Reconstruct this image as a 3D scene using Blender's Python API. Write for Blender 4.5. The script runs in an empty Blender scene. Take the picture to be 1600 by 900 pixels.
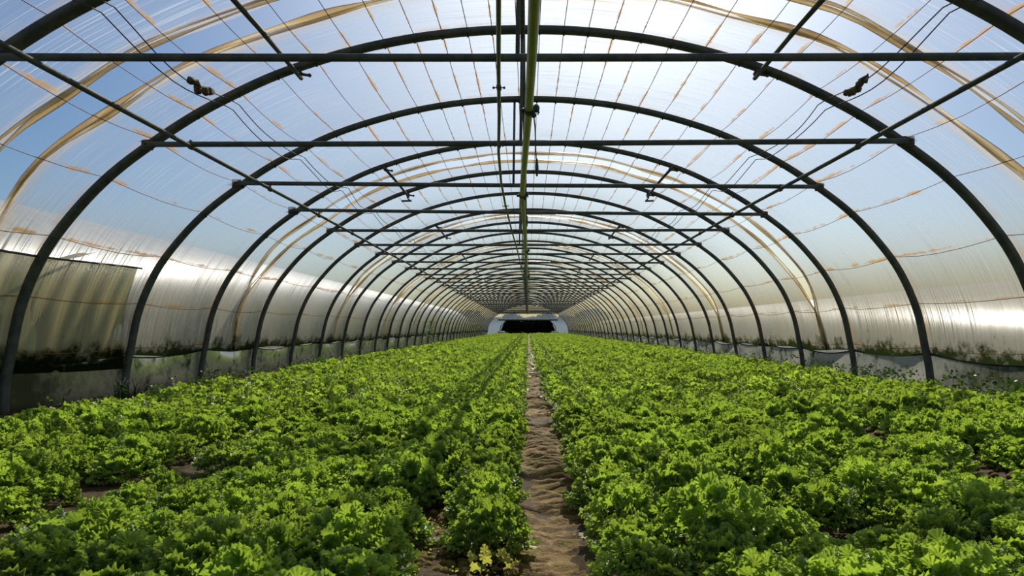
import bpy, math, random
import numpy as np
from mathutils import Vector, noise as mnoise

# ------------------------------------------------------------------ camera, sky, sun, exposure
scn = bpy.context.scene
COL = scn.collection
U = 1.0/600.0            # one measured unit in metres
S = 1.70                 # spacing of the arches
D0 = 2.30                # arch 0 stands D0*S in front of the lens
F = 600.0*S              # focal length in pixels of the 1600 px frame
EYE = 0.0                # eye height is the origin of z; the soil lies near z = -0.7

cam_d = bpy.data.cameras.new('camera')
cam = bpy.data.objects.new('camera', cam_d); COL.objects.link(cam)
cam.location = (0, 0, EYE); cam.rotation_euler = (math.radians(90), 0, 0)
cam_d.sensor_width = 36; cam_d.lens = 36*F/1600.0
cam_d.shift_x = -(825-800)/1600.0; cam_d.shift_y = (513-450)/1600.0
cam_d.clip_end = 1000; cam_d.clip_start = 0.05
scn.camera = cam

SUN_EL, SUN_AZ = math.radians(38), math.radians(8)      # azimuth to the right of the view axis
world = bpy.data.worlds.new('sky'); scn.world = world; world.use_nodes = True
wn = world.node_tree; wn.nodes.clear()
w_out = wn.nodes.new('ShaderNodeOutputWorld'); w_bg = wn.nodes.new('ShaderNodeBackground')
sky = wn.nodes.new('ShaderNodeTexSky'); sky.sky_type = 'NISHITA'; sky.sun_disc = False
sky.sun_elevation = SUN_EL; sky.sun_rotation = SUN_AZ
sky.air_density = 1.0; sky.dust_density = 2.2; sky.ozone_density = 2.0
w_hs = wn.nodes.new('ShaderNodeHueSaturation'); w_hs.inputs['Saturation'].default_value = 1.42
w_tn = wn.nodes.new('ShaderNodeMix'); w_tn.data_type = 'RGBA'; w_tn.blend_type = 'MULTIPLY'; w_tn.inputs[0].default_value = 1.0
w_tn.inputs[7].default_value = (.84, .98, 1.08, 1)
wn.links.new(sky.outputs[0], w_hs.inputs['Color']); wn.links.new(w_hs.outputs[0], w_tn.inputs[6])
wn.links.new(w_tn.outputs[2], w_bg.inputs[0]); w_bg.inputs[1].default_value = 0.074
wn.links.new(w_bg.outputs[0], w_out.inputs[0])
sd = bpy.data.lights.new('sun', 'SUN'); sd.energy = 6.8; sd.angle = math.radians(0.6); sd.color = (1.0, 0.93, 0.80)
sun = bpy.data.objects.new('sun', sd); COL.objects.link(sun)
L = Vector((math.sin(SUN_AZ)*math.cos(SUN_EL), math.cos(SUN_AZ)*math.cos(SUN_EL), math.sin(SUN_EL)))
sun.rotation_euler = L.to_track_quat('Z', 'Y').to_euler(); sun.location = (0, 0, 30)

scn.view_settings.view_transform = 'Standard'; scn.view_settings.look = 'None'
scn.view_settings.exposure = 0.0; scn.view_settings.gamma = 1.0; scn.view_settings.use_curve_mapping = False
scn.cycles.max_bounces = 7; scn.cycles.diffuse_bounces = 4; scn.cycles.glossy_bounces = 2
scn.cycles.transmission_bounces = 4; scn.cycles.transparent_max_bounces = 14
scn.cycles.caustics_reflective = False; scn.cycles.caustics_refractive = False
scn.cycles.sample_clamp_indirect = 4.0

rnd = random.Random(7)
rng = np.random.default_rng(11)

# ------------------------------------------------------------------ helpers
def make_obj(name, verts, faces, mat=None, parent=None, smooth=False, attrs=None, loc=None):
    me = bpy.data.meshes.new(name)
    verts = np.asarray(verts, dtype=np.float32); me.vertices.add(len(verts))
    me.vertices.foreach_set('co', verts.ravel())
    if isinstance(faces, np.ndarray):
        nf, k = faces.shape
        me.loops.add(nf*k); me.loops.foreach_set('vertex_index', faces.astype(np.int32).ravel())
        me.polygons.add(nf); me.polygons.foreach_set('loop_start', np.arange(0, nf*k, k, dtype=np.int32))
    else:
        tot = np.array([len(f) for f in faces], dtype=np.int32)
        me.loops.add(int(tot.sum())); me.loops.foreach_set('vertex_index', np.concatenate([np.asarray(f, dtype=np.int32) for f in faces]))
        me.polygons.add(len(faces)); me.polygons.foreach_set('loop_start', np.concatenate(([0], np.cumsum(tot)[:-1])).astype(np.int32))
        nf = len(faces)
    if smooth: me.polygons.foreach_set('use_smooth', np.ones(nf, dtype=bool))
    for k2, v in (attrs or {}).items():
        a = me.attributes.new(k2, 'FLOAT', 'POINT'); a.data.foreach_set('value', np.asarray(v, dtype=np.float32))
    me.update(calc_edges=True); me.validate()
    if mat: me.materials.append(mat)
    o = bpy.data.objects.new(name, me); COL.objects.link(o)
    if loc is not None: o.location = loc
    if parent: o.parent = parent
    return o

def tag(o, label=None, cat=None, group=None, kind=None):
    if label: o['label'] = label
    if cat: o['category'] = cat
    if group: o['group'] = group
    if kind: o['kind'] = kind
    return o

def thing(name, label, cat, loc=(0, 0, 0), group=None):
    o = bpy.data.objects.new(name, None); COL.objects.link(o); o.location = loc; o.empty_display_size = .1
    return tag(o, label, cat, group)

class MB:
    def __init__(s): s.v = []; s.f = []
    def add(s, v, f):
        b = len(s.v); s.v += [tuple(p) for p in v]; s.f += [[i+b for i in q] for q in f]
    def tube(s, pts, r, n=8, up=(0, 0, 1), r2=None, cap=True, closed=False):
        """sweep a rounded section; r along the side axis, r2 along the other; r may be a list"""
        pts = [Vector(p) for p in pts]; m = len(pts); rings = []
        upv = Vector(up)
        for i, p in enumerate(pts):
            a = pts[max(i-1, 0)]; b = pts[min(i+1, m-1)]
            if closed: a = pts[(i-1) % m]; b = pts[(i+1) % m]
            t = (b-a).normalized(); sd_ = t.cross(upv)
            if sd_.length < 1e-4: sd_ = t.cross(Vector((1, 0, 0)))
            sd_.normalize(); u2 = sd_.cross(t).normalized()
            ra = r[i] if isinstance(r, (list, tuple)) else r
            rb = ra if r2 is None else r2
            rings.append([p + sd_*ra*math.cos(2*math.pi*k/n) + u2*rb*math.sin(2*math.pi*k/n) for k in range(n)])
        v = [q for rg in rings for q in rg]; f = []
        for i in range(m if closed else m-1):
            j = (i+1) % m
            for k in range(n):
                f.append([i*n+k, i*n+(k+1) % n, j*n+(k+1) % n, j*n+k])
        if cap and not closed:
            f.append(list(range(n))[::-1]); f.append([(m-1)*n+k for k in range(n)])
        s.add(v, f)
    def section(s, pts, poly, side=(0, 1, 0)):
        """sweep polygon poly [(side, normal)] along pts lying in a plane perpendicular to side"""
        pts = [Vector(p) for p in pts]; m = len(pts); n = len(poly); sv = Vector(side); v = []; f = []
        for i, p in enumerate(pts):
            t = (pts[min(i+1, m-1)]-pts[max(i-1, 0)]).normalized(); nn = sv.cross(t).normalized()
            v += [p + sv*a + nn*b for a, b in poly]
        for i in range(m-1):
            for k in range(n): f.append([i*n+k, (i)*n+(k+1) % n, (i+1)*n+(k+1) % n, (i+1)*n+k])
        f.append(list(range(n))[::-1]); f.append([(m-1)*n+k for k in range(n)])
        s.add(v, f)
    def box(s, c, d, rot=0.0, bev=0.0):
        cx, cy, cz = c; dx, dy, dz = [q/2 for q in d]; v = []
        b = bev
        prof = [(dx-b, dy), (dx, dy-b), (dx, -dy+b), (dx-b, -dy), (-dx+b, -dy), (-dx, -dy+b), (-dx, dy-b), (-dx+b, dy)] if b else [(dx, dy), (dx, -dy), (-dx, -dy), (-dx, dy)]
        cr, sr = math.cos(rot), math.sin(rot); n = len(prof)
        for z in (-dz, dz):
            for x, y in prof: v.append((cx+x*cr-y*sr, cy+x*sr+y*cr, cz+z))
        f = [[k, n+k, n+(k+1) % n, (k+1) % n] for k in range(n)]
        f += [list(range(n)), [n+k for k in range(n)][::-1]]
        s.add(v, f)
    def ball(s, c, r, nu=8, nv=5, sc=(1, 1, 1)):
        v = []; f = []
        for i in range(nv+1):
            th = math.pi*i/nv
            for k in range(nu):
                ph = 2*math.pi*k/nu
                v.append((c[0]+r*sc[0]*math.sin(th)*math.cos(ph), c[1]+r*sc[1]*math.sin(th)*math.sin(ph), c[2]+r*sc[2]*math.cos(th)))
        for i in range(nv):
            for k in range(nu): f.append([i*nu+k, (i+1)*nu+k, (i+1)*nu+(k+1) % nu, i*nu+(k+1) % nu])
        s.add(v, f)
    def build(s, name, mat, parent=None, smooth=True, loc=None):
        return make_obj(name, s.v, s.f, mat, parent, smooth, None, loc)

# ------------------------------------------------------------------ materials
def new_mat(name):
    m = bpy.data.materials.new(name); m.use_nodes = True; nt = m.node_tree; nt.nodes.clear()
    out = nt.nodes.new('ShaderNodeOutputMaterial'); return m, nt, out
class NT:
    def __init__(s, nt): s.nt = nt
    def n(s, t, **kw):
        x = s.nt.nodes.new(t)
        for k, v in kw.items():
            if k == 'ins':
                for a, b in v.items():
                    if hasattr(b, 'links') or isinstance(b, bpy.types.NodeSocket): s.nt.links.new(b, x.inputs[a])
                    else: x.inputs[a].default_value = b
            else: setattr(x, k, v)
        return x
    def math(s, op, a, b=0.0, clamp=False):
        x = s.n('ShaderNodeMath', operation=op, use_clamp=clamp, ins={0: a, 1: b}); return x.outputs[0]
    def ss(s, v, a, b, lo=0.0, hi=1.0):
        x = s.n('ShaderNodeMapRange', interpolation_type='SMOOTHSTEP', ins={0: v, 1: a, 2: b, 3: lo, 4: hi}); return x.outputs[0]
    def attr(s, name): return s.n('ShaderNodeAttribute', attribute_name=name).outputs['Fac']
    def noise(s, vec, scale, detail=3.0, rough=.5):
        x = s.n('ShaderNodeTexNoise', ins={'Scale': scale, 'Detail': detail, 'Roughness': rough})
        if vec is not None: s.nt.links.new(vec, x.inputs['Vector'])
        return x.outputs['Fac']
    def comb(s, x, y, z=0.0): return s.n('ShaderNodeCombineXYZ', ins={0: x, 1: y, 2: z}).outputs[0]
    def mixc(s, f, a, b):
        x = s.n('ShaderNodeMix', data_type='RGBA'); 
        for i, v in ((0, f), (6, a), (7, b)):
            if isinstance(v, bpy.types.NodeSocket): s.nt.links.new(v, x.inputs[i])
            else: x.inputs[i].default_value = v
        return x.outputs[2]
    def pos(s): return s.n('ShaderNodeNewGeometry').outputs['Position']
def c4(r, g, b): return (r, g, b, 1.0)

def simple_mat(name, col, col2=None, rough=.6, metal=0.0, scale=12.0, bump=.0, stretch=None, spec=.5):
    m, nt, out = new_mat(name); N = NT(nt)
    tc = N.n('ShaderNodeTexCoord').outputs['Object']
    if stretch: tc = N.n('ShaderNodeMapping', ins={'Vector': tc, 'Scale': stretch}).outputs[0]
    nz = N.noise(tc, scale, 5, .6)
    f = N.ss(nz, .38, .66)
    b = N.n('ShaderNodeBsdfPrincipled', ins={'Base Color': N.mixc(f, c4(*col), c4(*(col2 or col))), 'Roughness': rough, 'Metallic': metal, 'Specular IOR Level': spec})
    if bump:
        bp = N.n('ShaderNodeBump', ins={'Strength': 1.0, 'Distance': bump, 'Height': nz}); nt.links.new(bp.outputs[0], b.inputs['Normal'])
    nt.links.new(b.outputs[0], out.inputs[0]); return m

M = {}
M['steel'] = simple_mat('weathered_steel', (.075, .085, .078), (.12, .125, .098), .8, .0, 9, .0008, spec=.2)
M['steel_brown'] = simple_mat('rusty_steel', (.09, .085, .065), (.16, .10, .05), .8, .0, 7, .001, spec=.2)
M['green_pipe'] = simple_mat('green_pipe_plastic', (.24, .29, .05), (.34, .36, .10), .42, 0, 4)
M['olive_pipe'] = simple_mat('olive_pipe_metal', (.09, .095, .045), (.15, .13, .06), .5, .1, 6)
M['fitting'] = simple_mat('dark_green_fitting', (.015, .05, .025), (.03, .06, .03), .45)
M['cord'] = simple_mat('dark_cord', (.02, .022, .03), (.05, .045, .04), .8)
M['wire'] = simple_mat('rusty_wire', (.13, .08, .035), (.34, .15, .03), .7, 0, 3)
M['rag'] = simple_mat('knotted_rag', (.04, .03, .02), (.20, .14, .06), .9, 0, 30)
M['board'] = simple_mat('pale_board', (.45, .36, .24), (.60, .50, .36), .7, 0, 8, .0, (1, 8, 8))

def film_material(name, kind):
    """clear tunnel film: kind 'roof', 'skirt', 'roll', 'cloth'"""
    m, nt, out = new_mat(name); N = NT(nt)
    pos = N.pos(); sep = N.n('ShaderNodeSeparateXYZ', ins={0: pos})
    arc = N.attr('arc'); wc = N.attr('wirepos'); ed = N.attr('edge')
    y = sep.outputs[1]; z = sep.outputs[2]
    # folds that run round the tunnel
    v1 = N.comb(N.math('MULTIPLY', arc, .55), N.math('MULTIPLY', y, 9.0))
    fold = N.noise(v1, 2.2, 4, .6)
    v2 = N.comb(N.math('MULTIPLY', arc, .5), N.math('MULTIPLY', y, 30.0), 3.0)
    fine = N.noise(v2, 2.0, 2, .5)
    zone = N.noise(N.comb(arc, y, 5.0), .9, 2)
    streak = N.math('MULTIPLY', N.ss(fine, .52, .70), N.ss(zone, .36, .56))
    big = N.noise(pos, .55, 3)
    low = N.ss(z, .25, 1.35, 1.0, 0.0)                     # the walls are wet and dirty, the roof clear
    if kind == 'roof':
        # rust stains along the wires
        fr = N.math('ABSOLUTE', N.math('SUBTRACT', N.math('FRACT', N.math('ADD', wc, .5)), .5))
        nz = N.noise(N.comb(N.math('MULTIPLY', arc, 3.0), N.math('MULTIPLY', y, 1.4), 9.0), 1.6, 4, .65)
        rust_w = N.math('MULTIPLY', N.ss(nz, .46, .70), N.math('ADD', .03, N.math('MULTIPLY', N.math('SUBTRACT', 1.0, low), .09)))
        rust_w = N.math('ADD', rust_w, .008)
        rust = N.math('MULTIPLY', N.ss(N.math('DIVIDE', fr, rust_w), .15, 1.0, 1.0, 0.0), N.ss(nz, .38, .58))
        edge = N.ss(ed, .03, .22, 1.0, 0.0)
        edge_str = N.math('MULTIPLY', edge, N.math('ADD', .30, N.math('MULTIPLY', N.ss(fold, .35, .6), .7)))
        gold = N.math('MAXIMUM', N.math('MULTIPLY', rust, .95), N.math('MULTIPLY', edge_str, .75))
        arch_d = N.math('MULTIPLY', N.math('ABSOLUTE', N.math('SUBTRACT', N.math('FRACT', N.math('ADD', N.math('DIVIDE', y, S), .5-D0+10)), .5)), S)
        gold = N.math('MAXIMUM', gold, N.math('MULTIPLY', N.ss(arch_d, .06, .13, 1.0, 0.0), N.math('MULTIPLY', N.ss(nz, .35, .6), .38)))
        algae_n = N.noise(N.comb(N.math('MULTIPLY', y, 1.0), N.math('MULTIPLY', z, 1.1), 1.0), 4.5, 5, .72)
        alg_h = N.math('ADD', z, N.math('MULTIPLY', N.math('SUBTRACT', algae_n, .5), -.75))
        algae = N.ss(alg_h, -.30, -.12, 1.0, 0.0)
    else:
        gold = N.math('MULTIPLY', N.ss(fold, .4, .6), .75 if kind == 'roll' else .0)
        algae_n = N.noise(pos, 5.0, 4, .7)
        algae = N.math('MULTIPLY', N.math('MAXIMUM', N.ss(algae_n, .47, .68), N.ss(N.math('ADD', y, N.math('MULTIPLY', algae_n, 3.0)), 7.2, 9.2, 1.0, 0.0)), .93 if kind == 'skirt' else 0.0)  # algae patches on the skirt, plus an overall darkening towards its near end
        if kind == 'cloth': algae = N.ss(N.math('ADD', z, N.math('MULTIPLY', N.math('SUBTRACT', algae_n, .5), -.7)), -.34, -.14, 1.0, 0.0)
    col = N.mixc(low, c4(.58, .67, .78), c4(.46, .42, .30))
    if kind == 'end': col = c4(.30, .38, .48)
    if kind == 'cloth': col = c4(.74, .70, .44)
    if kind == 'skirt': col = c4(.46, .46, .38)
    if kind == 'roll': col = c4(.86, .78, .58)
    gold_c = c4(.62, .36, .10)
    if kind == 'roof': gold_c = N.mixc(edge, c4(.60, .33, .08), c4(.72, .55, .30))
    if kind == 'roll': gold_c = c4(.50, .33, .14)
    col = N.mixc(gold, col, gold_c)
    col = N.mixc(algae, col, c4(.035, .05, .012))
    base_t = {'end': .8, 'roof': .78, 'skirt': .06, 'roll': .12, 'cloth': .05}[kind]
    low_t = {'end': .55, 'roof': .16, 'skirt': .06, 'roll': .12, 'cloth': .05}[kind]
    tr = N.math('ADD', N.math('MULTIPLY', low, low_t-base_t), base_t)
    tr = N.math('SUBTRACT', tr, N.math('MULTIPLY', streak, .55 if kind == 'roof' else .0))
    tr = N.math('SUBTRACT', tr, N.math('MULTIPLY', N.math('SUBTRACT', fold, .5), .25 if kind == 'roof' else .0))
    tr = N.math('SUBTRACT', tr, N.math('MULTIPLY', N.math('SUBTRACT', big, .5), .25 if kind == 'roof' else .0))
    tr = N.math('MULTIPLY', tr, N.math('SUBTRACT', 1.0, N.math('MULTIPLY', gold, .75)))
    tr = N.math('MULTIPLY', tr, N.math('SUBTRACT', 1.0, algae), clamp=True)
    hgt = N.math('ADD', N.math('MULTIPLY', fold, .6), N.math('MULTIPLY', fine, .25))
    bp = N.n('ShaderNodeBump', ins={'Strength': .7, 'Distance': .01, 'Height': hgt})
    tl = N.n('ShaderNodeBsdfTranslucent', ins={'Color': col, 'Normal': bp.outputs[0]})
    df = N.n('ShaderNodeBsdfDiffuse', ins={'Color': col, 'Normal': bp.outputs[0]})
    gl = N.n('ShaderNodeBsdfGlossy', ins={'Color': c4(.9, .9, .9), 'Roughness': .22, 'Normal': bp.outputs[0]})
    tp = N.n('ShaderNodeBsdfTransparent', ins={'Color': c4(.97, .98, 1.0)})
    body = N.n('ShaderNodeMixShader', ins={0: .22, 1: tl.outputs[0], 2: df.outputs[0]})
    body2 = N.n('ShaderNodeMixShader', ins={0: tr, 1: body.outputs[0], 2: tp.outputs[0]})
    fres = N.n('ShaderNodeFresnel', ins={'IOR': 1.28})
    f2 = N.math('MULTIPLY', fres.outputs[0], N.math('SUBTRACT', 1.0, algae))
    fin = N.n('ShaderNodeMixShader', ins={0: N.math('MULTIPLY', f2, .6 if kind != 'cloth' else .1), 1: body2.outputs[0], 2: gl.outputs[0]})
    nt.links.new(fin.outputs[0], out.inputs[0]); return m
M['film'] = film_material('tunnel_film', 'roof')
M['end_film'] = film_material('end_wall_film', 'end')
M['skirt'] = film_material('skirt_film', 'skirt')
M['roll'] = film_material('bunched_film', 'roll')
M['cloth'] = film_material('shade_cloth', 'cloth')

def leaf_material(name, deep, bright, rim, tl_col, tl=.42, rough=.46, vary=.5, spec=.45):
    m, nt, out = new_mat(name); N = NT(nt)
    pos = N.pos(); rho = N.attr('rim'); rv = N.attr('vary')
    oi = N.n('ShaderNodeObjectInfo').outputs['Random']
    f = N.math('ADD', N.math('MULTIPLY', N.math('SUBTRACT', N.noise(pos, 2.0, 3), .10), 1.2), N.math('MULTIPLY', N.math('SUBTRACT', oi, .5), vary))
    f = N.math('ADD', f, N.math('MULTIPLY', N.math('SUBTRACT', rv, .5), .5))
    col = N.mixc(N.ss(f, .25, .75), c4(*deep), c4(*bright))
    col = N.mixc(N.ss(rho, .50, 1.0, 0, .85), col, c4(*rim))
    bn = N.noise(pos, 70, 2)
    bp = N.n('ShaderNodeBump', ins={'Strength': .6, 'Distance': .006, 'Height': bn})
    b = N.n('ShaderNodeBsdfPrincipled', ins={'Base Color': col, 'Roughness': rough, 'Specular IOR Level': spec, 'Normal': bp.outputs[0]})
    t = N.n('ShaderNodeBsdfTranslucent', ins={'Color': N.mixc(N.ss(f, .25, .75), c4(*tl_col), c4(*[min(1, q*1.4) for q in tl_col])), 'Normal': bp.outputs[0]})
    mx = N.n('ShaderNodeMixShader', ins={0: tl, 1: b.outputs[0], 2: t.outputs[0]})
    nt.links.new(mx.outputs[0], out.inputs[0]); return m
M['lettuce'] = leaf_material('lettuce_leaf', (.025, .080, .010), (.10, .215, .026), (.38, .47, .12), (.38, .54, .045))
M['lettuce_pale'] = leaf_material('yellowing_lettuce_leaf', (.16, .19, .02), (.32, .32, .05), (.45, .42, .10), (.55, .55, .08))
M['weed'] = leaf_material('weed_leaf', (.02, .06, .008), (.05, .12, .012), (.08, .16, .02), (.10, .22, .015))
M['tree'] = leaf_material('tree_leaf', (.03, .05, .02), (.06, .09, .03), (.08, .11, .04), (.05, .08, .02), .15, .9, .3, .08)
M['bark'] = simple_mat('bark', (.05, .04, .03), (.09, .07, .05), .9, 0, 20, .01)

def soil_material(name, a, b, c, rough=.75, green=None):
    m, nt, out = new_mat(name); N = NT(nt); pos = N.pos()
    n1 = N.noise(pos, 3.0, 6, .65); n2 = N.noise(pos, 40, 5, .7)
    col = N.mixc(N.ss(n1, .35, .65), c4(*a), c4(*b)); col = N.mixc(N.ss(n2, .5, .72), col, c4(*c))
    if green: col = N.mixc(N.ss(N.noise(pos, 6.5, 4, .6), .50, .66, 0, .7), col, c4(*green))
    bp = N.n('ShaderNodeBump', ins={'Strength': 1.0, 'Distance': .012, 'Height': n2})
    s = N.n('ShaderNodeBsdfPrincipled', ins={'Base Color': col, 'Roughness': rough, 'Specular IOR Level': .12, 'Normal': bp.outputs[0]})
    nt.links.new(s.outputs[0], out.inputs[0]); return m
M['soil'] = soil_material('dark_soil', (.045, .026, .011), (.08, .05, .020), (.14, .09, .035))
M['path'] = soil_material('path_mud', (.13, .075, .020), (.24, .15, .048), (.38, .27, .11), .75, (.17, .135, .015))
M['ground'] = soil_material('outside_ground', (.05, .07, .025), (.08, .09, .04), (.12, .11, .06), .9)
M['white_block'] = simple_mat('white_plastic_roll', (.65, .65, .6), (.8, .8, .78), .6)

# ------------------------------------------------------------------ the arch profile
PR = [(0, 1540), (280, 1531), (560, 1500), (830, 1448), (1080, 1380), (1300, 1304), (1500, 1213), (1720, 1096), (1935, 955), (2140, 800), (2320, 620), (2490, 395), (2610, 130), (2670, -140), (2700, -300), (2708, -470)]
def catmull(P, n=14):
    o = []; P = [np.array(p, float) for p in P]; m = len(P)
    ext = [np.array([-P[1][0], P[1][1]])]+P+[2*P[-1]-P[-2]]
    for i in range(m-1):
        a, b, c, d = ext[i:i+4]
        for k in range(n):
            t = k/n; o.append(.5*((2*b)+(-a+c)*t+(2*a-5*b+4*c-d)*t*t+(-a+3*b-3*c+d)*t**3))
    o.append(P[-1]); return np.array(o)
half = catmull(PR)*U
full = np.vstack([half[::-1]*[-1, 1], half[1:]])       # left foot -> apex -> right foot
seg = np.linalg.norm(np.diff(full, axis=0), axis=1); cum = np.concatenate([[0], np.cumsum(seg)]); cum -= cum[-1]/2
SMAX = cum[-1]
tan = np.gradient(full, axis=0); tan /= np.linalg.norm(tan, axis=1)[:, None]
nrm = np.stack([-tan[:, 1], tan[:, 0]], 1)              # outward
def prof(s, off=0.0):
    s = np.asarray(s, float)
    x = np.interp(s, cum, full[:, 0]); z = np.interp(s, cum, full[:, 1])
    nx = np.interp(s, cum, nrm[:, 0]); nz = np.interp(s, cum, nrm[:, 1])
    return x+nx*off, z+nz*off
def s_at_z(z): return float(np.interp(-z, -half[:, 1], cum[len(half)-1:]))
def arch_y(n): return (n+D0)*S
N0, N1 = -4, 40
W, H = .095, .055                                       # section of the arches

def ground_z(x, y=None):
    x = np.asarray(x, float)
    return -.70 + .045*np.clip(x/4.4, -1, 1) + .0*x

# ------------------------------------------------------------------ soil, path, outside
gx = np.concatenate([np.arange(-4.7, 4.71, .055)]); gy = np.concatenate([np.arange(-7, 0, .5), np.arange(0, 8, .055), np.arange(8, 20, .2), np.arange(20, 74.1, 1.0)])
X, Y = np.meshgrid(gx, gy)
def fbm(x, y, f, oct=3):
    z = np.zeros_like(x); a = 1
    for o in range(oct):
        for k in range(4):
            th = rng.uniform(0, math.pi*2); ph = rng.uniform(0, 6.3); ff = f*(2**o)*rng.uniform(.7, 1.3)
            z += a*np.sin(ff*(x*math.cos(th)+y*math.sin(th))+ph)/4
        a *= .55
    return z
PX = .075                                               # centre of the path
def path_cx(y): return PX + .02*np.sin(y*.5)+.008*y*(y < 8)*0 
Z = ground_z(X) + .022*fbm(X, Y, 9) - .05*np.exp(-((X-path_cx(Y))/.14)**2)
for fx in (-1.68, 2.06): Z -= .03*np.exp(-((X-fx)/.1)**2)
ny, nx_ = X.shape
idx = np.arange(nx_*ny).reshape(ny, nx_)
quads = np.stack([idx[:-1, :-1], idx[:-1, 1:], idx[1:, 1:], idx[1:, :-1]], -1).reshape(-1, 4)
tag(make_obj('floor', np.stack([X, Y, Z], -1).reshape(-1, 3), quads, M['soil'], smooth=True), kind='structure')

# tread-marked path: a strip of ridged mud
px = np.linspace(-.17, .17, 29); py = np.concatenate([np.arange(.9, 6, .0075), np.arange(6, 14, .02), np.arange(14, 72, .5)])
X, Y = np.meshgrid(px, py)
dist = np.clip(1-(np.abs(X)/.17)**4, 0, 1)
wob = .010*fbm(X, Y, 14, 2)+.045*(X/.17)**2*.5
rid = np.abs(np.sin((Y+wob+.012*np.sin(Y*9))*math.pi/.082))**.6
rid *= .6+.4*np.sin(Y*2.1+X*9)
Z = ground_z(X)-.040+.044*rid*np.exp(-(X/.12)**4)*np.where(Y > 9, .5, 1)+.010*fbm(X, Y, 55, 3)+.035*(np.abs(X)/.17)**3
Z = np.where(dist < .02, Z-.03, Z)
ny, nx_ = X.shape; idx = np.arange(nx_*ny).reshape(ny, nx_)
quads = np.stack([idx[:-1, :-1], idx[:-1, 1:], idx[1:, 1:], idx[1:, :-1]], -1).reshape(-1, 4)
tag(make_obj('trim_1', np.stack([X+path_cx(Y), Y, Z], -1).reshape(-1, 3), quads, M['path'], smooth=True),
    'narrow bare mud path with tread ridges between the two lettuce beds', 'path', kind='structure')

mb = MB(); mb.add([(-90, -30, -.78), (90, -30, -.78), (90, 200, -.78), (-90, 200, -.78)], [[0, 1, 2, 3]])
tag(mb.build('ground', M['ground'], smooth=False), kind='structure')

# ------------------------------------------------------------------ arches with tie bars
prof_poly = []
for a in range(16):
    th = 2*math.pi*a/16; c, s_ = math.cos(th), math.sin(th)
    prof_poly.append((W/2*math.copysign(abs(c)**.55, c), H/2*math.copysign(abs(s_)**.55, s_)))
WIRES = [.10, .31, .52, .74, .98, 1.24, 1.53, 1.85, 2.20, 2.57, 2.97, 3.40, s_at_z(1.28), s_at_z(.78), s_at_z(.27), s_at_z(-.22)]
print('WIRES', WIRES, SMAX)
WS = sorted([-w for w in WIRES]+WIRES)
arch_me = None
ord_w = {1: 'nearest whole', 2: 'second', 3: 'third', 4: 'fourth', 5: 'fifth', 6: 'sixth', 7: 'seventh', 8: 'eighth', 9: 'ninth', 10: 'tenth'}
sa = np.concatenate([np.linspace(-SMAX, SMAX, 121)])
ax, az = prof(sa)
ZT = 955*U; XT = 1945*U
for n in range(N0, N1+1):
    yy = arch_y(n)
    if n < 0: lab = None
    if n == 0: lab = 'foremost dark steel arch, only its shoulders showing at the upper corners, with tie bar'
    elif n in ord_w: lab = f'{ord_w[n]} dark steel tunnel arch from the front, its tie bar strung across'
    elif n == N1: lab = 'last small steel arch framing the open far end of the tunnel'
    else: lab = 'thin distant steel arch in the dense run towards the open far end'
    if n < 0: lab = 'dark steel tunnel arch behind the viewpoint with its tie bar'
    grp = 'distant steel arches' if n > 10 and n < N1 else ('steel arches behind the viewpoint' if n < 0 else 'steel arches of the tunnel')
    r_ = random.Random(n*31+5)
    root = thing('steel_arch', lab, 'arch', (0, yy, -.7), grp)
    if arch_me is None:
        mb = MB(); mb.section([(x, 0, z+.7) for x, z in zip(ax, az)], prof_poly)
        hoop = mb.build('hoop', M['steel'], root); arch_me = hoop.data
    else:
        hoop = bpy.data.objects.new('hoop', arch_me); COL.objects.link(hoop); hoop.parent = root
    dl, dr = r_.uniform(-.02, .02), r_.uniform(-.02, .02)
    if n == 1: dl, dr = -.03, .0
    if n == 2: dl, dr = .02, -.02
    if n == 3: dl, dr = .03, -.03
    yoff = -(W/2+.02)
    mb = MB(); pts = [(-XT-.02+3.9*U*0 + (2*XT+.04)*k/8, yoff, ZT+.7+dl+(dr-dl)*k/8-.006*math.sin(math.pi*k/8)) for k in range(9)]
    mb.tube(pts, .023, 10)
    tb = mb.build('tie_bar', M['steel'], root)
    if 0 <= n <= 10:
        for sx in (-1, 1):
            mb = MB(); xx = sx*XT
            mb.box((xx, -W/2-.002, ZT+.7+(dl if sx < 0 else dr)), (.10, .012, .09), bev=.01)
            mb.ball((xx, -W/2-.046, ZT+.7+(dl if sx < 0 else dr)), .012, 6, 4)
            mb.build('bracket', M['steel_brown'], root)
    if n >= 0:
        kx = -.05-.05*(n % 3) if n > 1 else -.05
        mb = MB(); mb.tube([(kx, 0, 1540*U+.7-.02), (kx-.012, yoff+.02, ZT+.7)], .013 if n < 12 else .02, 6, up=(0, 1, 0))
        mb.build('king_post', M['steel'], root)
    if n in (1, 2, 3):
        for w in WS:
            if abs(w) > 4.0: continue
            x, z = prof(w, -H/2-.012); mb = MB(); mb.ball((float(x), -.01, float(z)+.7), .010, 6, 4, (1, 1, 1.5)); mb.box((float(x), -.01, float(z)+.7+.012), (.006, .05, .006))
            mb.build('wire_clip', M['cord'], root)

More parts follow.
